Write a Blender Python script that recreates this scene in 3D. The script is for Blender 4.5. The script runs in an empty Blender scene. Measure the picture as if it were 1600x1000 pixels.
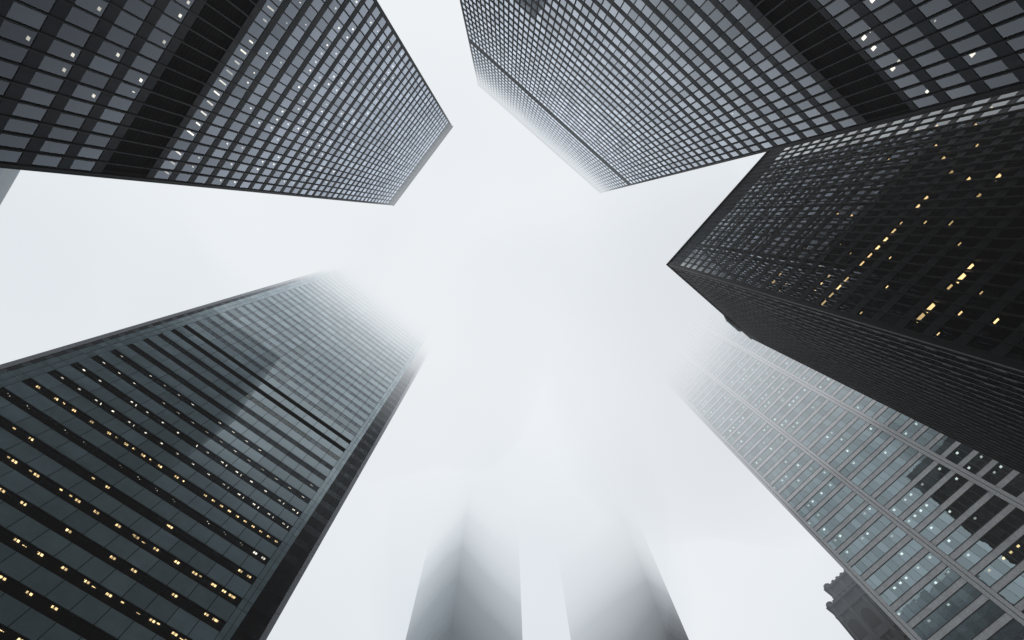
import bpy, math, random
from mathutils import Matrix, Vector, noise
random.seed(11)
sc = bpy.context.scene
COL = sc.collection

# ------------------------------------------------------------------ materials
def nt(name):
    m = bpy.data.materials.new(name); m.use_nodes = True
    t = m.node_tree; t.nodes.clear()
    o = t.nodes.new('ShaderNodeOutputMaterial')
    return m, t, o
def N(t, kind, **kw):
    n = t.nodes.new(kind)
    for k, v in kw.items():
        if k in n.inputs.keys(): n.inputs[k].default_value = v
        else: setattr(n, k, v)
    return n
def math_n(t, op, a, b):
    n = t.nodes.new('ShaderNodeMath'); n.operation = op
    for i, v in enumerate((a, b)):
        if v is None: continue
        if isinstance(v, (int, float)): n.inputs[i].default_value = v
        else: t.links.new(v, n.inputs[i])
    return n.outputs[0]

def rnd(t, g):
    oi = t.nodes.new('ShaderNodeObjectInfo')
    return math_n(t, 'FRACT', math_n(t, 'ADD', g.outputs['Random Per Island'], oi.outputs['Random']), None)

def solid(name, col, rough=0.5, spec=0.5, var=0.25, scale=0.35, metal=0.0, streak=True, bump=0.0):
    m, t, o = nt(name)
    p = N(t, 'ShaderNodeBsdfPrincipled', Roughness=rough, Metallic=metal)
    p.inputs['Specular IOR Level'].default_value = spec
    tc = N(t, 'ShaderNodeNewGeometry')
    mp = N(t, 'ShaderNodeMapping'); mp.inputs['Scale'].default_value = (1, 1, 0.12 if streak else 1)
    t.links.new(tc.outputs['Position'], mp.inputs['Vector'])
    nz = N(t, 'ShaderNodeTexNoise', Scale=scale, Detail=6.0, Roughness=0.6)
    t.links.new(mp.outputs[0], nz.inputs['Vector'])
    nz2 = N(t, 'ShaderNodeTexNoise', Scale=scale*9, Detail=3.0)
    t.links.new(tc.outputs['Position'], nz2.inputs['Vector'])
    s = math_n(t, 'ADD', nz.outputs['Fac'], nz2.outputs['Fac'])
    r = N(t, 'ShaderNodeMapRange')
    r.inputs['From Min'].default_value = 0.7; r.inputs['From Max'].default_value = 1.3
    r.inputs['To Min'].default_value = 1-var; r.inputs['To Max'].default_value = 1+var
    t.links.new(s, r.inputs['Value'])
    mx = N(t, 'ShaderNodeVectorMath', operation='SCALE'); mx.inputs[0].default_value = col[:3]
    t.links.new(r.outputs[0], mx.inputs['Scale'])
    t.links.new(mx.outputs[0], p.inputs['Base Color'])
    rr = math_n(t, 'MULTIPLY', r.outputs[0], rough)
    t.links.new(rr, p.inputs['Roughness'])
    if bump:
        b = N(t, 'ShaderNodeBump', Strength=bump, Distance=0.05)
        t.links.new(nz2.outputs['Fac'], b.inputs['Height']); t.links.new(b.outputs[0], p.inputs['Normal'])
    t.links.new(p.outputs[0], o.inputs['Surface'])
    return m

def glass(name, r0=0.0, tint=(1, 1, 1), through=(0.5, 0.53, 0.55), ripple=0.02, rscale=0.8, mult=1.0, rough=0.0, steep=14.0):
    """double glazing: Fresnel reflection of two panes over a tinted see-through layer"""
    m, t, o = nt(name)
    g = N(t, 'ShaderNodeNewGeometry')
    nz = N(t, 'ShaderNodeTexNoise', Scale=rscale, Detail=0.6)
    t.links.new(g.outputs['Position'], nz.inputs['Vector'])
    b = N(t, 'ShaderNodeBump', Strength=1.0, Distance=ripple)
    t.links.new(nz.outputs['Fac'], b.inputs['Height'])
    fr = N(t, 'ShaderNodeFresnel', IOR=1.5)
    t.links.new(b.outputs[0], fr.inputs['Normal'])
    F = fr.outputs[0]
    cap = math_n(t, 'MINIMUM', math_n(t, 'MULTIPLY', F, steep), mult)      # coated panes: weak mirror face-on, strong when grazing
    F2 = math_n(t, 'DIVIDE', math_n(t, 'MULTIPLY', math_n(t, 'MULTIPLY', F, 2), cap), math_n(t, 'ADD', F, 1.0))
    fac = math_n(t, 'ADD', math_n(t, 'MULTIPLY', F2, 1-r0), r0)
    # every pane takes the light a little differently
    vr = N(t, 'ShaderNodeMapRange'); vr.inputs['To Min'].default_value = 0.76; vr.inputs['To Max'].default_value = 1.12
    t.links.new(rnd(t, g), vr.inputs['Value'])
    fac = math_n(t, 'MULTIPLY', fac, vr.outputs[0])
    gl = N(t, 'ShaderNodeBsdfGlossy', Roughness=rough, Color=(*tint, 1))
    t.links.new(b.outputs[0], gl.inputs['Normal'])
    tr = N(t, 'ShaderNodeBsdfTransparent', Color=(*through, 1))
    mx = N(t, 'ShaderNodeMixShader')
    t.links.new(fac, mx.inputs[0]); t.links.new(tr.outputs[0], mx.inputs[1]); t.links.new(gl.outputs[0], mx.inputs[2])
    t.links.new(mx.outputs[0], o.inputs['Surface'])
    return m

def clad(name, base, r0, rough=0.06, tint=(1, 1, 1), mult=1.0):
    """polished cladding glass over an opaque back: soft mirror over a dull colour"""
    m, t, o = nt(name)
    g = N(t, 'ShaderNodeNewGeometry')
    nz = N(t, 'ShaderNodeTexNoise', Scale=0.5, Detail=8.0, Roughness=0.65)
    t.links.new(g.outputs['Position'], nz.inputs['Vector'])
    b = N(t, 'ShaderNodeBump', Strength=1.0, Distance=0.0004); t.links.new(nz.outputs['Fac'], b.inputs['Height'])
    vr = N(t, 'ShaderNodeMapRange'); vr.inputs['To Min'].default_value = 0.82; vr.inputs['To Max'].default_value = 1.12
    t.links.new(rnd(t, g), vr.inputs['Value'])
    ns = N(t, 'ShaderNodeMapRange'); ns.inputs['To Min'].default_value = 0.7; ns.inputs['To Max'].default_value = 1.3
    t.links.new(nz.outputs['Fac'], ns.inputs['Value'])
    k = math_n(t, 'MULTIPLY', vr.outputs[0], ns.outputs[0])
    cs = N(t, 'ShaderNodeVectorMath', operation='SCALE'); cs.inputs[0].default_value = base; t.links.new(k, cs.inputs['Scale'])
    d = N(t, 'ShaderNodeBsdfDiffuse'); t.links.new(cs.outputs[0], d.inputs['Color'])
    fr = N(t, 'ShaderNodeFresnel', IOR=1.5)
    fac = math_n(t, 'ADD', math_n(t, 'MULTIPLY', fr.outputs[0], mult), r0)
    fac = math_n(t, 'MULTIPLY', fac, vr.outputs[0])
    gl = N(t, 'ShaderNodeBsdfGlossy', Roughness=rough, Color=(*tint, 1)); t.links.new(b.outputs[0], gl.inputs['Normal'])
    mx = N(t, 'ShaderNodeMixShader')
    t.links.new(fac, mx.inputs[0]); t.links.new(d.outputs[0], mx.inputs[1]); t.links.new(gl.outputs[0], mx.inputs[2])
    t.links.new(mx.outputs[0], o.inputs['Surface'])
    return m

def lamp(name, col, strength):
    m, t, o = nt(name)
    g = N(t, 'ShaderNodeNewGeometry')
    vr = N(t, 'ShaderNodeMapRange'); vr.inputs['To Min'].default_value = strength*0.35; vr.inputs['To Max'].default_value = strength*1.4
    t.links.new(rnd(t, g), vr.inputs['Value'])
    e = N(t, 'ShaderNodeEmission', Color=(*col, 1)); t.links.new(vr.outputs[0], e.inputs['Strength'])
    t.links.new(e.outputs[0], o.inputs['Surface'])
    m.cycles.emission_sampling = 'NONE'
    return m

M = dict(
    steel=solid('black_steel', (0.007, 0.0105, 0.0145), 0.5, 0.12, 0.2),
    spandrel=solid('graphite_spandrel', (0.011, 0.018, 0.027), 0.5, 0.12, 0.22),
    rsteel=solid('matt_black_steel', (0.009, 0.010, 0.011), 0.45, 0.28, 0.25),
    louvre=solid('dark_louvre', (0.007, 0.007, 0.008), 0.8, 0.05, 0.2),
    mullion=solid('mullion_steel', (0.011, 0.015, 0.019), 0.5, 0.16, 0.2),
    crown=solid('crown_louvre', (0.040, 0.058, 0.076), 0.5, 0.4, 0.3),
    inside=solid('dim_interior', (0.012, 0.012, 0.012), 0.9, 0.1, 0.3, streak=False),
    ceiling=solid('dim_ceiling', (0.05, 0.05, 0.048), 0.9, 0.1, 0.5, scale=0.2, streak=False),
    roof=solid('roof_gravel', (0.12, 0.12, 0.12), 0.9, 0.2, 0.2, streak=False),
    glass=glass('grey_tower_glass', ripple=0.002, tint=(0.79, 0.87, 1.0), mult=1.75),
    tcglass=glass('silver_tower_glass', r0=0.01, ripple=0.002, tint=(0.84, 0.905, 1.0), mult=1.95),
    rglass=glass('rippled_dark_glass', ripple=0.003, rscale=0.6, mult=1.6, steep=13.0, tint=(0.95, 0.98, 1.0), through=(0.6, 0.6, 0.6)),
    blclad=clad('green_grey_cladding', (0.22, 0.305, 0.33), 0.085, 0.008, (0.84, 0.95, 1.0), 1.9),
    blglass=glass('ribbon_glass', ripple=0.003, tint=(0.82, 0.93, 1.0), mult=0.35),
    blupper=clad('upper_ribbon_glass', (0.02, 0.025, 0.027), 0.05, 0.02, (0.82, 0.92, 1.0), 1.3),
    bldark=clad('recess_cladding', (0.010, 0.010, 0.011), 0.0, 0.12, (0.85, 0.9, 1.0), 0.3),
    blmetal=solid('brushed_corner_metal', (0.38, 0.40, 0.44), 0.5, 0.4, 0.2),
    brstone=solid('pale_steel_spandrel', (0.68, 0.68, 0.69), 0.6, 0.4, 0.22, bump=0.2),
    brtrim=solid('dark_green_trim', (0.035, 0.042, 0.042), 0.5, 0.4, 0.2),
    brmull=solid('pale_green_mullion', (0.08, 0.095, 0.095), 0.4, 0.5, 0.2),
    brglass=glass('teal_mirror_glass', r0=0.28, tint=(0.74, 0.92, 0.97), through=(0.35, 0.42, 0.42), ripple=0.004),
    stone=solid('weathered_limestone', (0.075, 0.077, 0.082), 0.9, 0.2, 0.35, scale=0.6, bump=0.6),
    stonedark=solid('dark_opening', (0.02, 0.02, 0.022), 0.8, 0.2, 0.3),  # even dark fill for the stone tower's windows
    tealclad=clad('teal_glass_skin', (0.022, 0.045, 0.062), 0.0, 0.3, (0.5, 0.8, 1.0), 0.15),
    granite=clad('dark_granite_skin', (0.016, 0.016, 0.021), 0.0, 0.3, (1, 1, 1), 0.12),
    tealpane=clad('opaque_teal_pane', (0.012, 0.026, 0.036), 0.0, 0.2, (0.5, 0.8, 1.0), 0.3),
    greypane=clad('opaque_grey_pane', (0.009, 0.010, 0.014), 0.0, 0.2, (0.7, 0.85, 1.0), 0.2),
    fogglass=glass('dull_fogbound_glass', mult=0.25, tint=(0.6, 0.85, 1.0), ripple=0.004, through=(0.9, 1, 1)),
    paving=solid('grey_granite_paving', (0.22, 0.22, 0.21), 0.7, 0.4, 0.2, scale=0.8, streak=False),
    l_white=lamp('neutral_tube', (1.0, 0.90, 0.74), 2.4),
    l_warm=lamp('warm_tube', (1.0, 0.68, 0.32), 2.9),
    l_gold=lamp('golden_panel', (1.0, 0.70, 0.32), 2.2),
    l_cool=lamp('cool_downlight', (1.0, 1.0, 0.96), 1.9),
    tblind=solid('grey_blind', (0.16, 0.17, 0.175), 0.9, 0.1, 0.1, streak=False),
    blind=solid('pale_blind', (0.45, 0.47, 0.45), 0.9, 0.1, 0.1, streak=False),
)

# ------------------------------------------------------------------ mesh helpers
class MB:
    def __init__(s): s.v = []; s.f = []; s.m = []; s.mats = []
    def mi(s, m):
        if m not in s.mats: s.mats.append(m)
        return s.mats.index(m)
    def box(s, x0, x1, y0, y1, z0, z1, m):
        n = len(s.v); k = s.mi(m)
        for z in (z0, z1):
            s.v += [(x0, y0, z), (x1, y0, z), (x1, y1, z), (x0, y1, z)]
        for q in ((0, 3, 2, 1), (4, 5, 6, 7), (0, 1, 5, 4), (1, 2, 6, 5), (2, 3, 7, 6), (3, 0, 4, 7)):
            s.f.append(tuple(n+i for i in q)); s.m.append(k)
    def quad(s, pts, m):
        n = len(s.v); s.v += list(pts); s.f.append((n, n+1, n+2, n+3)); s.m.append(s.mi(m))
    def poly(s, pts, m):
        n = len(s.v); s.v += list(pts); s.f.append(tuple(range(n, n+len(pts)))); s.m.append(s.mi(m))
    def build(s, name, parent=None, base=(0, 0, 0), smooth=False):
        if not s.f: return None
        me = bpy.data.meshes.new(name)
        me.from_pydata([(a-base[0], b-base[1], c-base[2]) for a, b, c in s.v], [], s.f)
        for m in s.mats: me.materials.append(m)
        me.polygons.foreach_set('material_index', s.m)
        if smooth: me.polygons.foreach_set('use_smooth', [True]*len(s.f))
        me.update()
        o = bpy.data.objects.new(name, me); COL.objects.link(o)
        if parent: o.parent = parent
        else: o.location = base
        return o

class Face:
    """one side of a rectangular tower: u runs along the wall, d outward"""
    def __init__(s, box, side):
        x0, x1, y0, y1 = box; s.side = side
        s.len = (y1-y0) if side in 'WE' else (x1-x0)
        s.b = box
    def rect(s, u0, u1, d0, d1):
        x0, x1, y0, y1 = s.b
        if s.side == 'W': return x0-d1, x0-d0, y0+u0, y0+u1
        if s.side == 'E': return x1+d0, x1+d1, y0+u0, y0+u1
        if s.side == 'S': return x0+u0, x0+u1, y0-d1, y0-d0
        return x0+u0, x0+u1, y1+d0, y1+d1
    def box(s, mb, u0, u1, d0, d1, z0, z1, m):
        a = s.rect(u0, u1, d0, d1); mb.box(a[0], a[1], a[2], a[3], z0, z1, m)
    def pt(s, u, d, z):
        a = s.rect(u, u, d, d); return (a[0], a[2], z)
    def pane(s, mb, u0, u1, d, z0, z1, m, jit=0.003):
        j = [random.uniform(-jit, jit) for _ in range(3)]
        j.append(j[0]+j[2]-j[1])
        p = [s.pt(u0, d+j[0], z0), s.pt(u1, d+j[1], z0), s.pt(u1, d+j[2], z1), s.pt(u0, d+j[3], z1)]
        if s.side in 'WN': p.reverse()
        mb.quad(p, m)
    def light(s, mb, u0, u1, dep0, dep1, z, m):
        a = s.rect(u0, u1, -dep1, -dep0)
        mb.quad([(a[0], a[2], z), (a[0], a[3], z), (a[1], a[3], z), (a[1], a[2], z)], m)

def tag(o, label=None, cat=None, group=None, kind=None):
    if label: o['label'] = label
    if cat: o['category'] = cat
    if group: o['group'] = group
    if kind: o['kind'] = kind
    return o
def thing(name, loc, label, cat, group=None):
    o = bpy.data.objects.new(name, None); COL.objects.link(o); o.location = loc
    return tag(o, label, cat, group)
def put(mb, name, root, **kw):
    o = mb.build(name, root, base=tuple(root.location))
    if o and kw: tag(o, **kw)
    return o

# ------------------------------------------------------------------ camera
def cross(a, b): return Vector(a).cross(Vector(b))
F_PX = 730.0
zi = Vector((-0.0085, -0.1618, 0.73)).normalized()
ei = cross((0, 1, 0), zi).normalized(); ni = cross(zi, ei)
psi = math.radians(39.35)
dB = ei*math.cos(psi)+ni*math.sin(psi); dA = -ei*math.sin(psi)+ni*math.cos(psi)
right = Vector((dB[0], dA[0], zi[0])); down = Vector((dB[1], dA[1], zi[1])); fwd = Vector((dB[2], dA[2], zi[2]))
CAMZ = 1.6
cam = bpy.data.cameras.new('camera'); co = bpy.data.objects.new('camera', cam); COL.objects.link(co)
cam.sensor_width = 36; cam.lens = 36*F_PX/1600; cam.clip_start = 0.1; cam.clip_end = 20000
mw = Matrix.Identity(4)
for i in range(3):
    mw[i][0] = right[i]; mw[i][1] = -down[i]; mw[i][2] = -fwd[i]
mw[2][3] = CAMZ
co.matrix_world = mw
sc.camera = co
def proj(p):
    v = Vector(p)-Vector((0, 0, CAMZ)); w = v.dot(fwd)
    if w <= 0: return None
    return (800+F_PX*v.dot(right)/w, 500+F_PX*v.dot(down)/w)
def area(pts):
    q = [proj(p) for p in pts]
    if any(a is None for a in q): return 0
    cx = sum(a[0] for a in q)/len(q); cy = sum(a[1] for a in q)/len(q)
    if not (-5 < cx < 1605 and -5 < cy < 1005): return 0
    s = 0
    for i in range(len(q)):
        a, b = q[i], q[(i+1) % len(q)]; s += a[0]*b[1]-b[0]*a[1]
    return abs(s)/2

def split_parts(cands, name, root, n=100, rest=None):
    """cands: list of (area, builder(mb)). the n that show largest are parts, the remainder one 'stuff' part"""
    cands.sort(key=lambda c: -c[0])
    big = [c for c in cands[:n] if c[0] > 0]
    for c in big:
        mb = MB(); c[1](mb); put(mb, name, root)
    mb = MB()
    for c in cands[len(big):]: c[1](mb)
    if mb.f:
        if len(cands) > 0: put(mb, rest or name, root, kind='stuff')

# ------------------------------------------------------------------ black steel-and-glass tower
def steel_tower(name, label, box, H, c0, blanks, crown_z, bay, side_n, vis, lights, mats,
                fh=3.66, wh=2.46, corner=0.38, group=None, occl=None):
    """c0: height of one row's middle; rows every fh. blanks: list of (z0,z1) dark louvre bands"""
    x0, x1, y0, y1 = box
    root = thing(name, ((x0+x1)/2, (y0+y1)/2, 0), label, 'skyscraper', group)
    steel, spand, glassm = mats; mull = M['mullion'] if steel is M['steel'] else steel
    md = .15 if steel is M['steel'] else .24
    rows = []
    k = -int((c0-11)/fh)
    while c0+fh*k+wh/2 < crown_z+0.05:
        c = c0+fh*k
        if c-wh/2 > 9 and not any(a-0.2 < c < b+0.2 for a, b in blanks): rows.append(c)
        k += 1
    faces = {s: Face(box, s) for s in 'WESN'}
    zl = 8.0
    # floors
    segs = []; prev = zl
    marks = sorted([(c-wh/2, c+wh/2) for c in rows]+list(blanks))
    for a, b in marks:
        if a > prev+0.01: segs.append((prev, a))
        prev = max(prev, b)
    if crown_z > prev: segs.append((prev, crown_z))
    for a, b in segs:
        mb = MB()
        for s, F in faces.items():
            e = 0.3 if s in 'WE' else 0.0
            F.box(mb, -0.0 if s in 'WE' else 0.3, F.len-(0.0 if s in 'WE' else 0.3), -0.3, 0, a, b, spand)
        put(mb, 'spandrel', root)
    # louvre bands and crown
    for a, b, m, rec in [(a, b, M['louvre'], 0.55) for a, b in blanks]+[(crown_z+0.004, H-0.004, M['crown'], 0.12)]:
        mb = MB()
        for s, F in faces.items():
            F.box(mb, 0.05, F.len-0.05, -rec-0.3, -rec, a+0.004, b-0.004, m)
            z = a+0.3
            while z < b-0.15:
                F.box(mb, 0.4, F.len-0.4, -rec, -rec+0.03, z, z+0.12, m); z += 0.6
        put(mb, 'louvre_band', root)
    mb = MB()
    for s_, F in faces.items():
        e = md+.06 if s_ in 'WE' else -.3
        F.box(mb, -e, F.len+e, -.3, md+.06, H, H+.3, mull)
    put(mb, 'coping', root)
    # corners
    for cx in (x0, x1):
        for cy in (y0, y1):
            mb = MB(); sx = 1 if cx == x0 else -1; sy = 1 if cy == y0 else -1
            xs = sorted((cx-sx*0.05, cx+sx*corner)); ys = sorted((cy-sy*0.05, cy+sy*corner))
            mb.box(xs[0], xs[1], ys[0], ys[1], 0, H, steel)
            put(mb, 'corner_column', root)
    # mullions
    mc = []; jb = MB()
    for s, F in faces.items():
        n = int(round((F.len-2*corner)/bay)); st = (F.len-2*corner)/n
        for i in range(n+1):
            u = corner+st*i
            def bld(mb, F=F, u=u, md=(md if s == 'N' else .14)):
                F.box(mb, u-0.03, u+0.03, 0.003, md, zl, H-0.01, mull)
                F.box(mb, u-0.065, u+0.065, md, md+.025, zl, H-0.01, mull)
            p = [F.pt(u-.08, 0.2, 30), F.pt(u+.08, 0.2, 30), F.pt(u+.08, 0.2, H), F.pt(u-.08, 0.2, H)]
            mc.append((1+sum(0.01 for _ in p) if s in vis else 0, bld))
            F.box(jb, u-0.085, u+0.085, -0.2, -0.012, zl, crown_z, steel)
    split_parts(mc, 'mullion', root)
    put(jb, 'window_frame', root, kind='stuff')
    # windows
    wc = []; lt = []; bc = []; rb = random.Random(5)
    for s, F in faces.items():
        n = int(round((F.len-2*corner)/bay)); st = (F.len-2*corner)/n
        for c in rows:
            for i in range(n):
                u0 = corner+st*i+0.08; u1 = u0+st-0.16
                def bld(mb, F=F, u0=u0, u1=u1, c=c): F.pane(mb, u0, u1, -0.05, c-wh/2-0.002, c+wh/2+0.002, glassm, .002)
                a = 0
                if s in vis:
                    a = area([F.pt(u0, 0, c-wh/2), F.pt(u1, 0, c-wh/2), F.pt(u1, 0, c+wh/2), F.pt(u0, 0, c+wh/2)])
                    if occl and occl(F.pt(u0, 0, c)): a = 0
                wc.append((a, bld))
                if s in vis and rb.random() < .09:
                    q = rb.choice((.35, .6, 1.0)); uu = rb.choice((0, .5))
                    def bb(mb, F=F, u0=u0, u1=u1, c=c, q=q, uu=uu):
                        F.pane(mb, u0+(u1-u0)*uu+.02, u1-.02, -.12, c+wh/2-(wh-.05)*q, c+wh/2, M['tblind'], .004)
                    bc.append((a*q, bb))
                if s in vis:
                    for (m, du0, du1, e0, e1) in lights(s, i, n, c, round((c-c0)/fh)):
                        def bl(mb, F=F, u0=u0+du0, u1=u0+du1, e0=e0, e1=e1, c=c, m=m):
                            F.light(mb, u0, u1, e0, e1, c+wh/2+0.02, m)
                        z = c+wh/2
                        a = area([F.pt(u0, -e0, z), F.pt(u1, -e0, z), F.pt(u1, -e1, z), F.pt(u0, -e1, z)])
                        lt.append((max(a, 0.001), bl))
    split_parts(wc, 'window', root)
    split_parts(bc, 'blind', root)
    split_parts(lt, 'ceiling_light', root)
    # ceilings and core behind the glass
    mb = MB(); w = 5.0
    for c in rows:
        z = c+wh/2+0.06
        mb.quad([(x0+.25, y0+.25, z), (x0+.25, y1-.25, z), (x1-.25, y1-.25, z), (x1-.25, y0+.25, z)], M['ceiling'])
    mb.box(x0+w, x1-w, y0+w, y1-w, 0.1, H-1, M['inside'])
    put(mb, 'interior', root)
    mb = MB(); mb.box(x0+.5, x1-.5, y0+.5, y1-.5, H-0.6, H-0.15, M['roof'])
    mb.box(x0+.5, x1-.5, y0+.5, y1-.5, zl-0.5, zl-0.02, spand)
    ro = put(mb, 'roof', root)
    mb = MB(); mb.box(x0+(x1-x0)*.3, x1-(x1-x0)*.3, y0+(y1-y0)*.3, y1-(y1-y0)*.3, H-.147, H+2.5, M['roof'])
    pr = put(mb, 'plant_room', root); pr.parent = ro
    # glazed lobby behind columns
    mb = MB(); L = 4.0
    for s in 'WESN':
        F = Face((x0+L, x1-L, y0+L, y1-L), s); i = 0; u = 0
        while u < F.len-0.1:
            F.pane(mb, u+.04, min(u+2.9, F.len)-.04, 0, 0.05, zl-.55, M['glass']); u += 2.93
    put(mb, 'lobby_glazing', root)
    nx = max(2, int(round((x1-x0)/9))); ny = max(2, int(round((y1-y0)/9)))
    for i in range(nx+1):
        for j in range(ny+1):
            if i in (0, nx) and j in (0, ny): continue
            if 0 < i < nx and 0 < j < ny: continue
            cx = x0+.45+(x1-x0-.9)*i/nx; cy = y0+.45+(y1-y0-.9)*j/ny
            mb = MB(); mb.box(cx-.4, cx+.4, cy-.4, cy+.4, 0, zl-.51, steel); put(mb, 'column', root)
    return root

R = random.random
def lights_tl(s, i, n, c, k):
    # k counts from the row at 79.5 m; k=-5 sits just above the louvre band
    if k == -5: return [(M['l_white'], 0.5, 0.68, 0.3, .75+.5*R())] if R() < 0.93 else []
    if -4 <= k <= -3: return [(M['l_white'], 0.55, 0.7, 0.4, 0.58)] if R() < 0.35 else []
    if -2 <= k <= 8:
        p = 0.5 if (-1 <= k <= 6) else 0.2
        p *= (0.55 + 0.6*math.sin(i*0.9+k*1.7)**2)
        return [(M['l_white'], 0.5, 0.74, 0.2, 0.55)] if R() < p else []
    if k < -5: return [(M['l_white'], 0.7, 1.0, 0.35, 0.6)] if R() < 0.22 else []
    return [(M['l_white'], 0.5, 0.6, 0.2, 0.4)] if R() < 0.04 else []
def lights_tc(s, i, n, c, k):
    if k < 0:
        if i > 34 and R() < 0.26: return [(M['l_white'], 0.5, 0.85, 0.6, 1.05)]+([(M['l_white'], 0.5, .8, 1.5, 1.8)] if R() < .4 else [])
        return [(M['l_white'], 0.5, 0.6, 0.3, 0.5)] if R() < 0.05 else []
    if k < 9: return [(M['l_white'], 0.55, 0.65, 0.3, 0.5)] if R() < 0.045 else []
    if k == 4 and i == 30: return [(M['l_gold'], 0.3, 1.0, 0.3, 0.6)]
    return []
RL = {}
for zx, yx, wd in [(1.576,1.087,1), (1.497,1.02,1), (1.495,1.0,1), (1.333,.986,1.2), (1.334,.919,1), (1.654,1.089,1), (1.862,1.104,.5), (1.493,.891,1),
                   (1.5,.86,1), (1.5,.807,1), (1.558,.817,.6), (1.565,.749,1), (1.564,.684,1), (1.621,.656,.4), (1.439,.664,.5), (1.163,.584,.9),
                   (1.165,.682,1), (1.094,.513,.7), (.979,.517,.8), (.9,.56,.9), (1.62,.55,.6), (1.62,.52,.5), (1.75,.47,.3), (1.75,.49,.3), (1.75,.51,.3),
                   (1.70,.60,.3), (1.84,.61,.25), (1.85,.66,.25), (1.72,.71,.25), (1.78,.86,.3), (1.27,.75,.6), (1.05,.62,.6), (1.0,.66,.6), (1.36,.58,.5),
                   (1.22,.86,.7), (1.12,.8,.5), (1.4,1.07,1), (1.38,.47,.5), (1.3,.455,.6), (1.09,.47,.5)]:
    j = round((120.43-42.8*zx)/3.66); bi = int((42.4*yx-18.85)/1.45); RL[(-j, bi)] = wd
def lights_r(s, i, n, c, k):
    if s == 'N': return [(M['l_gold'], 0.4, 0.8, 0.2, 0.5)] if (k < -8 and R() < 0.008) else []
    i = n-1-i        # bays counted from the near corner
    if (k, i) in RL:
        wd = RL[(k, i)]; return [(M['l_gold'], .62-.36*wd, .62+.36*wd, .25, .25+.38*wd)]
    if k == -15 and i < 11: return [(M['l_gold'], 0.2, 1.0, 0.25, 0.55)] if R() < .95 else []
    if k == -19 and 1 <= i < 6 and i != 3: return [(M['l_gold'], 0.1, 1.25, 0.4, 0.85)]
    if k < -9 and R() < .11:
        q = R()*.4; return [(M['l_gold'], .15+q, .45+q+.5*R(), .25, .45+.2*R())]
    if k == -11 and 3 < i < 20 and R() < .4: return [(M['l_gold'], .4, .7, .2, .32)]
    if -10 < k < -6 and R() < .05: return [(M['l_white'], .4, .65, .2, .3)]
    return []

steel_tower('office_tower', 'black grid tower in the upper left corner with one bright row of white lights',
            (-71.4, -35.2, -12.1, 23.8), 181.8, 79.5, [(52.63, 58.79)], 172.3, 1.464, 24, 'E', lights_tl,
            (M['steel'], M['spandrel'], M['glass']))
steel_tower('office_tower', 'black grid tower at top centre with a thin and a thick dark band',
            (-44.9, 26.38, -72.0, -35.3), 221.6, 62.5, [(53.5, 59.7), (166.1, 171.0)], 217.6, 1.464, 48, 'N', lights_tc,
            (M['steel'], M['spandrel'], M['tcglass']))
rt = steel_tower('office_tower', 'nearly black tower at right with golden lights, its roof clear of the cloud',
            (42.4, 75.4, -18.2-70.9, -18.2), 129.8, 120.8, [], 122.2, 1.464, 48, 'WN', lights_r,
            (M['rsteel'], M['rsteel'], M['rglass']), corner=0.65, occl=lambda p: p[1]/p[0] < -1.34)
mb = MB()
F = Face((42.4, 75.4, -89.1, -18.2), 'N')
mb.poly([F.pt(22.0, .25, 129.9), F.pt(24.5, .9, 129.7), F.pt(28.8, .9, 129.7), F.pt(29.6, .25, 129.9)], M['blind'])
mb.poly([F.pt(22.0, .25, 130.1), F.pt(24.5, .9, 131.0), F.pt(28.8, .9, 131.0), F.pt(29.6, .25, 130.1)], M['blind'])
for u in (24.5, 26.6, 28.8): F.box(mb, u-.03, u+.03, .84, .9, 129.72, 131, M['rsteel'])
F.box(mb, 24.5, 28.8, .9, .93, 130.0, 130.9, M['brglass'])
put(mb, 'roof_cradle', rt)

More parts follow.
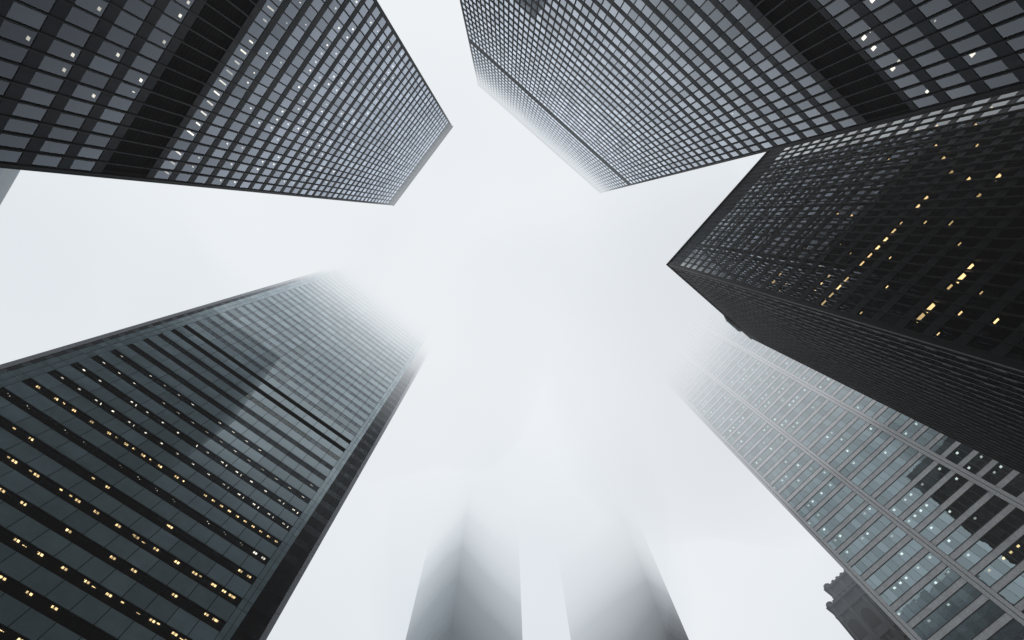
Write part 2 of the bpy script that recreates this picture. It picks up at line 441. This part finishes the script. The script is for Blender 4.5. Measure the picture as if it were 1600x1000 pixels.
# ------------------------------------------------------------------ ribbon-window tower with notched corners (lower left)
def ribbon_tower():
    H = 246.0; fh = 3.794; c0 = 74.1; sh = 1.5
    box = (-41.2, 6.1, 62.0, 110.0)
    root = thing('ribbon_window_tower', (-17.5, 86, 0), 'green panelled tower at lower left, dark window strips dotted with orange lights', 'skyscraper')
    S = Face(box, 'S')
    pw = 43.55/15; ua = 2.14; ub = ua+43.55
    ks = list(range(-16, 45))
    for k in ks:
        zc = c0+fh*k; a = zc+sh/2; b = zc+fh-sh/2
        mb = MB()
        for i in range(15):
            u = ua+pw*i
            S.box(mb, u+.045, u+pw-.045, -.14, -.0, a, b, M['blclad'])
        for (p, q) in ((0.03, 1.05), (1.11, ua-.03), (ub+.03, ub+.8), (ub+.86, S.len-.03)):
            S.box(mb, p, q, -.14, 0, a+.03, b-.03, M['blclad'])
            S.box(mb, p, q, -.14, 0, b+.03, b+sh-.03, M['blclad'])
        put(mb, 'spandrel_panel', root)
    mb = MB()
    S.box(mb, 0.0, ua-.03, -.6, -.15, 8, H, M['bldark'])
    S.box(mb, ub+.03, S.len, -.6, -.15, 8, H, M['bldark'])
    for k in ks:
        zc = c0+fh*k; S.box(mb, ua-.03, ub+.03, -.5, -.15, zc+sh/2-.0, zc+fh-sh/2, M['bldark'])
    put(mb, 'backing_wall', root)
    lt = []
    def li(i, f, w, e0, e1, zc, m, d=0.5):
        u = ua+pw*(i+f)
        def bl(mb): S.light(mb, u-w/2, u+w/2, e0, e1, zc+sh/2+.02, m)
        z = zc+sh/2
        lt.append((max(.001, area([S.pt(u-w/2, -e0, z), S.pt(u+w/2, -e0, z), S.pt(u+w/2, -e1, z), S.pt(u-w/2, -e1, z)])), bl))
    def pair(i, f, zc, m, s=1.0):
        li(i, f-.06*s, .24*s, .45, .45+.42*s, zc, m); li(i, f+.06*s, .24*s, .45, .45+.42*s, zc, m)
    for k in ks:
        zc = c0+fh*k
        mb = MB()
        if k in (6, 7):
            S.box(mb, ua, ub, -.5, -.3, zc-sh/2+.003, zc+sh/2-.003, M['louvre'])
            for j in range(4): S.box(mb, ua, ub, -.3, -.22, zc-sh/2+.1+.36*j, zc-sh/2+.2+.36*j, M['louvre'])
            put(mb, 'louvre_band', root); continue
        for i in range(30):
            u = ua+pw/2*i
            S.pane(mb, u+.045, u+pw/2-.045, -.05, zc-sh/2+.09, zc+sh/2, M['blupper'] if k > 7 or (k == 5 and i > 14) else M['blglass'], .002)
            S.box(mb, u-.035, u+.035, -.24, -.06, zc-sh/2+.002, zc+sh/2-.002, M['louvre'])
        S.box(mb, ua, ub, -.24, -.10, zc-sh/2+.003, zc-sh/2+.08, M['louvre'])
        rw = put(mb, 'ribbon_window', root)
        if k == 5:
            mb = MB()
            for i in range(14, 30):
                if R() < .8: S.pane(mb, ua+pw/2*i+.16, ua+pw/2*i+pw/2-.16, -.03, zc-sh/2+.2, zc+sh/2-.1, M['blind'])
            put(mb, 'blind', root).parent = rw
        W = M['l_warm']; C = M['l_white']
        for i in range(15):
            if k == -2:
                if i < 9: pair(i, .5, zc, W); li(i, .92, .3, .5, .75, zc, W) if R() < .6 else 0
                elif i >= 10: pair(i, .25, zc, W, .8); pair(i, .75, zc, W, .8)
            elif k in (-1, 0):
                if R() < .85: li(i, .5, .42, .4, .72, zc, C)
                if R() < .4: li(i, .8, .12, .4, .9, zc, C)
            elif k in (1, 2):
                if R() < .8: li(i, .5, .5, .35, .6, zc, C)
            elif k in (3, 4):
                if R() < .85: li(i, .5, .55, .3, .5, zc, C); li(i, .85, .3, .3, .42, zc, C)
            elif k == -3:
                if R() < .8: li(i, .3, .09, .5, .6, zc, C); li(i, .42, .09, .7, .8, zc, C)
                if i == 14: pair(i, .2, zc, C); pair(i, .7, zc, C)
            elif k == -4:
                if i in (0, 2, 6, 10): pair(i, R(), zc, W); li(i, .1, .4, .6, .8, zc, W)
                if i == 14: pair(i, .15, zc, W); pair(i, .65, zc, W)
            elif k in (-5, -7, -9, -11):
                if R() < .9: pair(i, .5+.1*R(), zc, W, 1.15)
                if R() < .45: li(i, R(), .35, .3, .75, zc, M['l_gold'])
                if R() < .2: li(i, .9, .5, .8, 1.0, zc, W)
                if i == 14: pair(i, .1, zc, W); pair(i, .6, zc, W)
            elif k in (-6, -8, -10):
                if R() < .65: pair(i, .35+.2*R(), zc, W, 1.15)
                if R() < .2: li(i, .75, .35, .9, 1.15, zc, W)
                if i == 14: pair(i, .1, zc, W); pair(i, .6, zc, W)
            elif k < -10:
                if R() < .7: pair(i, R(), zc, W)
    split_parts(lt, 'ceiling_light', root)
    # rear body, notched 4.6 m behind the front
    bb = (-45.8, 10.7, 66.7, 105.3)
    mb = MB()
    for s in 'WESN':
        F = Face(bb, s)
        for k in ks:
            zc = c0+fh*k; a = zc+sh/2; b = zc+fh-sh/2
            n = int(F.len/pw); st = (F.len-1.6)/n
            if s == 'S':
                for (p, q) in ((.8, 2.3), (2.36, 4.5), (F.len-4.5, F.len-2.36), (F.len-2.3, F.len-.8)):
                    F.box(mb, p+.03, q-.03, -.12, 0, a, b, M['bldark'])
            else:
                for i in range(n): F.box(mb, .8+st*i+.03, .8+st*i+st-.03, -.12, 0, a, b, M['blclad'])
    put(mb, 'side_panel', root, kind='stuff')
    mb = MB()
    for s in 'WESN':
        F = Face(bb, s)
        for k in ks:
            zc = c0+fh*k
            rng = [(.8, 4.6), (F.len-4.6, F.len-.8)] if s == 'S' else [(.8, F.len-.8)]
            for p, q in rng:
                u = p
                while u < q-.2:
                    F.pane(mb, u+.03, min(u+1.45, q)-.03, -.02, zc-sh/2, zc+sh/2, M['blglass'], .002); u += 1.45
    put(mb, 'side_window', root, kind='stuff')
    mb = MB(); mb.box(bb[0]+.14, bb[1]-.14, bb[2]+.5, bb[3]-.14, 8, H-.1, M['bldark'])
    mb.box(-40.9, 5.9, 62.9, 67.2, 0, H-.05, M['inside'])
    for k in ks:
        z = c0+fh*k+sh/2+.06
        mb.quad([(-41, 62.15, z), (-41, 63.2+4, z), (6, 63.2+4, z), (6, 62.15, z)], M['ceiling'])
    put(mb, 'interior', root)
    for cx in (bb[0], bb[1]):
        for cy in (bb[2], bb[3]):
            mb = MB(); sx = 1 if cx < 0 else -1; sy = 1 if cy < 80 else -1
            xs = sorted((cx-sx*.1, cx+sx*.75)); ys = sorted((cy-sy*.1, cy+sy*.75))
            z = 0
            while z < H:
                mb.box(xs[0], xs[1], ys[0], ys[1], z+.03, z+fh*2-.03, M['blmetal']); z += fh*2
            put(mb, 'corner_fin', root)
    mb = MB(); mb.box(-41.1, 6.0, 62.1, 105, H, H+1.2, M['roof']); put(mb, 'roof', root)
    mb = MB(); mb.box(-40, 5, 63.5, 104, 0, 8, M['bldark']); put(mb, 'lobby', root)
ribbon_tower()

# ------------------------------------------------------------------ pale pier-and-spandrel tower (lower right)
def pier_tower():
    H = 238; fh = 4.09; c0 = 97.2; bh = 1.42; D = 110.0
    pier_y = [11.9, -4.1, -20.9, -37.7]
    box = (D, D+36, -37.7, 11.9)
    root = thing('pier_and_spandrel_tower', (D+18, -13, 0), 'pale tower at lower right with stone bands and teal mirror glass, fading upward into fog', 'skyscraper')
    Wf = Face(box, 'W')
    ks = list(range(-22, 35))
    faces = [Face(box, s) for s in 'WESN']
    def bays(F):
        n = 3; p = [F.len*i/n for i in range(n+1)]
        if F.side == 'W': p = [y-box[2] for y in sorted(pier_y)]
        return p
    for k in ks:
        z = c0+fh*k
        mb = MB()
        for F in faces:
            p = bays(F)
            for a, b in zip(p[:-1], p[1:]):
                F.box(mb, a+.85, b-.85, -.25, 0.0, z-bh/2+.12, z+bh/2-.12, M['brstone'])
                F.box(mb, a+.85, b-.85, -.25, .03, z-bh/2-.03, z-bh/2+.117, M['brtrim'])
                F.box(mb, a+.85, b-.85, -.25, .03, z+bh/2-.117, z+bh/2+.03, M['brtrim'])
        put(mb, 'spandrel', root)
    wc = []; lt = []
    for k in ks:
        z0 = c0+fh*k+bh/2+.03; z1 = c0+fh*(k+1)-bh/2-.03
        if k == -9:
            mb = MB()
            for F in faces: F.box(mb, .5, F.len-.5, -.6, -.3, z0, z1, M['louvre'])
            put(mb, 'louvre_band', root); continue
        for F in faces:
            p = bays(F)
            for a, b in zip(p[:-1], p[1:]):
                def bld(mb, F=F, a=a, b=b, z0=z0, z1=z1, k=k):
                    n = 9; st = (b-a-1.7)/n
                    for i in range(n):
                        u = a+.85+st*i
                        F.pane(mb, u+.02, u+st-.02, -.04, z0, z1, M['brglass'], .004)
                        if i: F.box(mb, u-.03, u+.03, -.14, -.025, z0+.002, z1-.002, M['brmull'])
                        if F.side == 'W' and R() < .08: F.pane(mb, u+.05, u+st-.05, -.35, z0+(z1-z0)*random.choice((.0, .35, .6)), z1, M['blind'])
                ar = area([F.pt(a, 0, z0), F.pt(b, 0, z0), F.pt(b, 0, z1), F.pt(a, 0, z1)]) if F.side == 'W' else 0
                wc.append((ar, bld))
                if F.side == 'W':
                    n = 9; st = (b-a-1.7)/n; rowp = random.choice((.08, .2, .35, .5)); warm = (k < -4 and a < 18 and R() < .6)
                    for i in range(n):
                        if R() < rowp:
                            u = a+.85+st*(i+.5)
                            m = M['l_warm'] if warm else M['l_cool']
                            def bl(mb, F=F, u=u, z1=z1, m=m): F.light(mb, u-.25, u+.25, .7, 1.3, z1-.01, m)
                            lt.append((area([F.pt(u-.2, -.7, z1), F.pt(u+.2, -.7, z1), F.pt(u+.2, -1.15, z1), F.pt(u-.2, -1.15, z1)])+.001, bl))
    split_parts(wc, 'window_bay', root)
    split_parts(lt, 'ceiling_light', root)
    for F in faces:
        for j, u in enumerate(bays(F)):
            if F.side in 'SN' and j in (0, 3): continue
            mb = MB()
            o0, o1 = (-.75, -.08) ; i0, i1 = (.08, .75)
            if u < 1: u0 = .75
            elif u > F.len-1: u0 = F.len-.75
            else: u0 = u
            z = 0.0
            while z < H-1:
                zt = min(z+fh*2, H)
                F.box(mb, u0-.78, u0-.07, -.3, .18, z+.02, zt-.02, M['brstone'])
                F.box(mb, u0+.07, u0+.78, -.3, .18, z+.02, zt-.02, M['brstone'])
                z += fh*2
            F.box(mb, u0-.74, u0+.74, -.32, .1, 0, H, M['brtrim'])
            put(mb, 'pier', root)
    mb = MB()
    for k in ks:
        z = c0+fh*(k+1)-bh/2+.0
        mb.quad([(D+.2, -37.5, z), (D+.2, 11.7, z), (D+35.8, 11.7, z), (D+35.8, -37.5, z)], M['ceiling'])
    mb.box(D+5, D+31, -33, 7, 0, H-.5, M['inside'])
    put(mb, 'interior', root)
    mb = MB(); mb.box(D+.3, D+35.7, -37.4, 11.6, H-.4, H+.4, M['roof']); put(mb, 'roof', root)
    mb = MB(); mb.box(D+1, D+35, -36.7, 10.9, 0, 6.5, M['bldark']); put(mb, 'lobby', root)
pier_tower()

# ------------------------------------------------------------------ simple banded towers (far left, two fog towers)
def banded_tower(name, label, box, H, fh, sh, skin, gl, frame, vis, panel=3.0, lightp=0.0, chamfer=0, lm=None, group=None):
    root = thing(name, ((box[0]+box[1])/2, (box[2]+box[3])/2, 0), label, 'skyscraper', group)
    nf = int((H-6)/fh)
    faces = [Face(box, s) for s in 'WESN']
    lt = []
    for k in range(nf+1):
        z = 6+fh*k; mb = MB()
        for F in faces:
            n = max(1, int(F.len/panel)); st = F.len/n
            for i in range(n): F.box(mb, i*st+.03, i*st+st-.03, -.25, 0, z, z+sh if k < nf else H, skin)
        put(mb, 'spandrel', root)
        if k == nf: break
        mb = MB()
        for F in faces:
            n = max(1, int(F.len/panel)); st = F.len/n
            for i in range(n):
                F.pane(mb, i*st+.04, i*st+st-.04, -.03, z+sh, z+fh, gl, .003)
                F.box(mb, i*st-.04+(.05 if i == 0 else 0), i*st+.04, -.2, -.01, z+sh+.003, z+fh-.003, frame)
                if F.side in vis and R() < lightp:
                    u = i*st+st/2
                    def bl(mb, F=F, u=u, z=z): F.light(mb, u-.5, u+.5, .5, 1.4, z+fh-.01, lm)
                    lt.append((area([F.pt(u-.5, -.5, z+fh), F.pt(u+.5, -.5, z+fh), F.pt(u+.5, -1.4, z+fh), F.pt(u-.5, -1.4, z+fh)])+.001, bl))
        put(mb, 'ribbon_window', root)
    split_parts(lt, 'ceiling_light', root)
    mb = MB()
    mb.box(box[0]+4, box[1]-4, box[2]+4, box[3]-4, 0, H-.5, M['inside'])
    for k in range(nf):
        z = 6+fh*(k+1)+.02
        mb.quad([(box[0]+.3, box[2]+.3, z), (box[0]+.3, box[3]-.3, z), (box[1]-.3, box[3]-.3, z), (box[1]-.3, box[2]+.3, z)], M['ceiling'])
    put(mb, 'interior', root)
    mb = MB(); mb.box(box[0]+.3, box[1]-.3, box[2]+.3, box[3]-.3, H-.5, H+.6, M['roof']); put(mb, 'roof', root)
    mb = MB(); mb.box(box[0]+1, box[1]-1, box[2]+1, box[3]-1, 0, 6, skin); put(mb, 'lobby', root)
    return root
banded_tower('banded_glass_tower', 'blue-grey glass block peeping out at the left edge, just under the upper left tower',
             (-175, -130, 70, 135), 160.5, 3.9, 1.7, M['tealclad'], M['fogglass'], M['brmull'], 'E')
banded_tower('fogbound_tower', 'teal-grey tower at bottom centre swallowed by fog, the left of the two',
             (70.5, 102, 115, 147), 250, 3.9, 1.9, M['tealclad'], M['tealpane'], M['tealclad'], 'WS', lightp=0, group='pair of towers lost in the fog')
banded_tower('fogbound_tower', 'dark grey tower at bottom centre fading into fog, the right and darker of the two',
             (124, 136.5, 69, 111), 260, 3.9, 2.1, M['granite'], M['greypane'], M['granite'], 'WS', lightp=.012, lm=M['l_cool'], group='pair of towers lost in the fog')

# ------------------------------------------------------------------ old stone tower (bottom right, behind the pale one)
def stone_tower():
    root = thing('stone_tower', (190, 8, 0), 'old brown-grey stone skyscraper with turrets and arches, half hidden behind the pale banded tower', 'skyscraper')
    st = M['stone']; dk = M['stonedark']
    tiers = [((168, 214, -40, 42), 96), ((170, 210, -20, 31.6), 137.5), ((172, 206, -14, 28.4), 144.4)]
    zb = 0; wcs = []
    for (bx, zt) in tiers:
        mb = MB(); b = (bx[0]+.7, bx[1]-.7, bx[2]+.7, bx[3]-.7)
        mb.box(b[0], b[1], b[2], b[3], zb, zt-.6, st)
        put(mb, 'wall_tier', root)
        mb = MB()
        for s in 'WESN':
            F = Face(bx, s)
            # cornice, parapet merlons
            F.box(mb, -.5, F.len+.5, -.7, .5, zt-1.3, zt-.6, st)
            u = 0.0; 
            while u < F.len-.9:
                F.box(mb, u, u+1.0, -.5, .2, zt-.597, zt+.1, st); u += 2.0
        put(mb, 'parapet', root)
        lo = max(zb, 40)
        for s in 'WESN':
            F = Face(bx, s)
            nb = max(3, int(F.len/5.6)); w = F.len/nb
            mb = MB()
            for i in range(nb+1):
                u = min(max(w*i, .6), F.len-.6); F.box(mb, u-.6, u+.6, -.7, 0, lo, zt-1.31, st)
            F.box(mb, .1, F.len-.1, -.7, .15, zt-5.0, zt-4.2, st)
            z = lo+3
            while z < zt-16:
                F.box(mb, .1, F.len-.1, -.7, -.25, z, z+1.4, st); z += 3.7
            put(mb, 'pilaster', root)
            for i in range(nb):
                u0 = w*i+.6+.5; u1 = w*(i+1)-.6-.5; r = (u1-u0)/2; uc = (u0+u1)/2
                za, zh = (zt-14, 6.5) if zt-zb > 30 else (zt-5.5, 2.2)
                def arch(mb, F=F, u0=u0, u1=u1, r=r, uc=uc, za=za, zh=zh):
                    pts = [F.pt(u0, -.66, za), F.pt(u1, -.66, za)]
                    for j in range(9):
                        t = math.pi*j/8; pts.append(F.pt(uc+r*math.cos(t), -.66, za+zh-r+r*math.sin(t)))
                    mb.poly(pts, dk); R1 = r+.45
                    for j in range(8):
                        t0 = math.pi*j/8; t1 = math.pi*(j+1)/8
                        mb.poly([F.pt(uc+r*math.cos(t0), -.3, za+zh-r+r*math.sin(t0)), F.pt(uc+R1*math.cos(t0), -.3, za+zh-r+R1*math.sin(t0)),
                             F.pt(uc+R1*math.cos(t1), -.3, za+zh-r+R1*math.sin(t1)), F.pt(uc+r*math.cos(t1), -.3, za+zh-r+r*math.sin(t1))], st)
                mb = MB(); arch(mb); put(mb, 'arched_window', root)
                z = lo+1
                while z < zt-17:
                    for du in (-.9, .9):
                        def sm(mb, F=F, uc=uc, du=du, z=z): F.box(mb, uc+du-.55, uc+du+.55, -.72, -.66, z, z+2.0, dk)
                        wcs.append((area([F.pt(uc+du-.55, -.6, z), F.pt(uc+du+.55, -.6, z), F.pt(uc+du+.55, -.6, z+2), F.pt(uc+du-.55, -.6, z+2)]) if s == 'W' else 0, sm))
                    z += 3.7
        for cx in (bx[0]+1, bx[1]-1):
            for cy in (bx[2]+1, bx[3]-1):
                mb = MB(); n = 8; prof = [(1.1, zt-7), (1.1, zt+.3), (1.3, zt+.4), (1.3, zt+.8), (.8, zt+.9), (.1, zt+1.8)]
                mb2 = []
                for r, z in prof: mb2.append([(cx+r*math.cos(2*math.pi*(j+.5)/n), cy+r*math.sin(2*math.pi*(j+.5)/n), z) for j in range(n)])
                for a, c in zip(mb2[:-1], mb2[1:]):
                    for j in range(n): mb.quad([a[j], a[(j+1) % n], c[(j+1) % n], c[j]], st)
                put(mb, 'turret', root)
        zb = zt-.7
    split_parts(wcs, 'window', root)
    mb = MB(); F = Face(tiers[1][0], 'W'); F.light(mb, 30, 31, -1.2, -.8, 118, M['l_gold'])
    mb.box(169.4, 169.9, 14, 15, 117, 118, M['stone']); put(mb, 'flood_lamp', root)
stone_tower()

# ------------------------------------------------------------------ ground
def sheet(name, x0, x1, y0, y1, z, m, n=1):
    mb = MB(); mb.quad([(x0, y0, z), (x1, y0, z), (x1, y1, z), (x0, y1, z)], m)
    return tag(mb.build(name), kind='structure')
asph = solid('asphalt', (0.05, 0.05, 0.052), 0.85, 0.3, 0.25, streak=False, bump=.3)
sheet('ground', -6000, 6000, -6000, 6000, -0.13, asph)
mb = MB(); mb.box(-80, 82, -95, 52, -.12, 0, M['paving']); tag(mb.build('plaza_paving'), kind='structure')

# ------------------------------------------------------------------ low cloud: overlapping fog layers with rolling undersides, glowing in place of scattered daylight
def fog():
    layers = [  # base height, density added, glow colour, wave height, pocket (centre x, y, radius)
        (-12, 0.00016, (0.78, 0.78, 0.80), 0, None),  # thin glowing haze added to lift the darkest tones
        (110, 0.0028, (0.58, 0.65, 0.71), 8, None),
        (134, 0.0070, (0.68, 0.735, 0.785), 15, None),
        (150, 0.015, (0.86, 0.89, 0.915), 22, None),
        (167, 0.030, (1.02, 1.03, 1.035), 24, None),
        (190, 0.055, (1.37, 1.365, 1.35), 28, None),
        (76, 0.0050, (0.64, 0.70, 0.76), 10, (98, 104, 62)),
        (116, 0.0075, (0.70, 0.72, 0.75), 12, (92, -14, 66)),
        (128, 0.0050, (0.78, 0.805, 0.83), 12, (0, 66, 60)),
        (170, 0.0100, (0.76, 0.775, 0.79), 14, (60, -40, 60))]
    n = 72; ext = 3000.0; root = None
    def g(i):   # finer cells near the plaza
        q = (i/n*2-1); return ext*math.copysign(abs(q)**2.2, q)
    for li, (base, dens, col, amp, pk) in enumerate(layers):
        m, t, o = nt('glowing_cloud_layer')
        ab = N(t, 'ShaderNodeVolumeAbsorption', Density=dens, Color=(0, 0, 0, 1))
        em = N(t, 'ShaderNodeEmission', Strength=dens, Color=(*col, 1))  # the layer's own glow stands in for daylight scattered by fog
        ad = N(t, 'ShaderNodeAddShader')
        t.links.new(ab.outputs[0], ad.inputs[0]); t.links.new(em.outputs[0], ad.inputs[1]); t.links.new(ad.outputs[0], o.inputs['Volume'])
        v = []; f = []; top = 330+li*2.0; n = 34 if pk else 72
        for j in range(n+1):
            for i in range(n+1):
                x, y = g(i), g(j)
                cy = max(-100, min(64, y)); cx = max(-60, min(115, x))
                nz = noise.noise(Vector((x/85.0, y/85.0, 3.1+li*.35)))+.5*noise.noise(Vector((x/32.0, y/32.0, 9.0+li*.8)))
                if pk:
                    x = pk[0]+(i/n*2-1)*pk[2]*1.7; y = pk[1]+(j/n*2-1)*pk[2]*1.7
                    nz = noise.noise(Vector((x/85.0, y/85.0, 3.1+li*.35)))+.5*noise.noise(Vector((x/32.0, y/32.0, 9.0+li*.8)))
                    q = math.hypot(x-pk[0], y-pk[1])/pk[2]; q = max(0, q-.15+.35*nz)
                    v.append((x+li*.37, y+li*.41, min(322.0-li, base+9*nz+122*q*q))); continue
                if x < -60: cx = -60+(x+60)*2.2 if x > -150 else -258
                v.append((x+li*.37, y+li*.41, base+24-(0.37*cy+0.07*cx)*(1 if li else 0)+amp*nz))
        for j in range(n):
            for i in range(n):
                a = j*(n+1)+i; f.append((a, a+n+1, a+n+2, a+1))
        o2 = len(v)
        ring = [i for i in range(n+1)]+[j*(n+1)+n for j in range(1, n+1)]+[n*(n+1)+i for i in range(n-1, -1, -1)]+[j*(n+1) for j in range(n-1, 0, -1)]
        for r in ring: v.append((v[r][0], v[r][1], top))
        L = len(ring)
        for q in range(L): f.append((ring[q], ring[(q+1) % L], o2+(q+1) % L, o2+q))
        f.append(tuple(o2+q for q in range(L)))
        me = bpy.data.meshes.new('fog'); me.from_pydata(v, [], f); me.materials.append(m); me.update()
        ob = bpy.data.objects.new('fog' if root is None else 'fog_layer', me); COL.objects.link(ob)
        if root is None: root = tag(ob, kind='structure')
        else: ob.parent = root
fog()

# ------------------------------------------------------------------ daylight
w = bpy.data.worlds.new('World'); sc.world = w; w.use_nodes = True
t = w.node_tree; t.nodes.clear()
sky = t.nodes.new('ShaderNodeTexSky'); sky.sky_type = 'NISHITA'; sky.sun_disc = False
sky.sun_elevation = math.radians(40); sky.sun_rotation = math.radians(200)
bg = t.nodes.new('ShaderNodeBackground'); bg.inputs['Strength'].default_value = 0.1
ow = t.nodes.new('ShaderNodeOutputWorld')
t.links.new(sky.outputs[0], bg.inputs['Color']); t.links.new(bg.outputs[0], ow.inputs['Surface'])
sl = bpy.data.lights.new('sun', 'SUN'); sl.energy = 1.0; sl.angle = math.radians(12); sl.color = (1, .97, .93)
so = bpy.data.objects.new('sun', sl); COL.objects.link(so); so.location = (0, 0, 400)
so.rotation_euler = (math.radians(50), 0, math.radians(180-200))

sc.render.engine = 'CYCLES'
c = sc.cycles
c.max_bounces = 4; c.diffuse_bounces = 1; c.glossy_bounces = 3; c.transmission_bounces = 2; c.volume_bounces = 0
c.transparent_max_bounces = 40
c.use_denoising = True
c.use_adaptive_sampling = True; c.adaptive_threshold = 0.02
c.sample_clamp_indirect = 4
c.pixel_filter_type = 'BLACKMAN_HARRIS'; c.filter_width = 1.5
sc.view_settings.view_transform = 'Standard'; sc.view_settings.look = 'None'
sc.view_settings.exposure = 0; sc.view_settings.gamma = 1
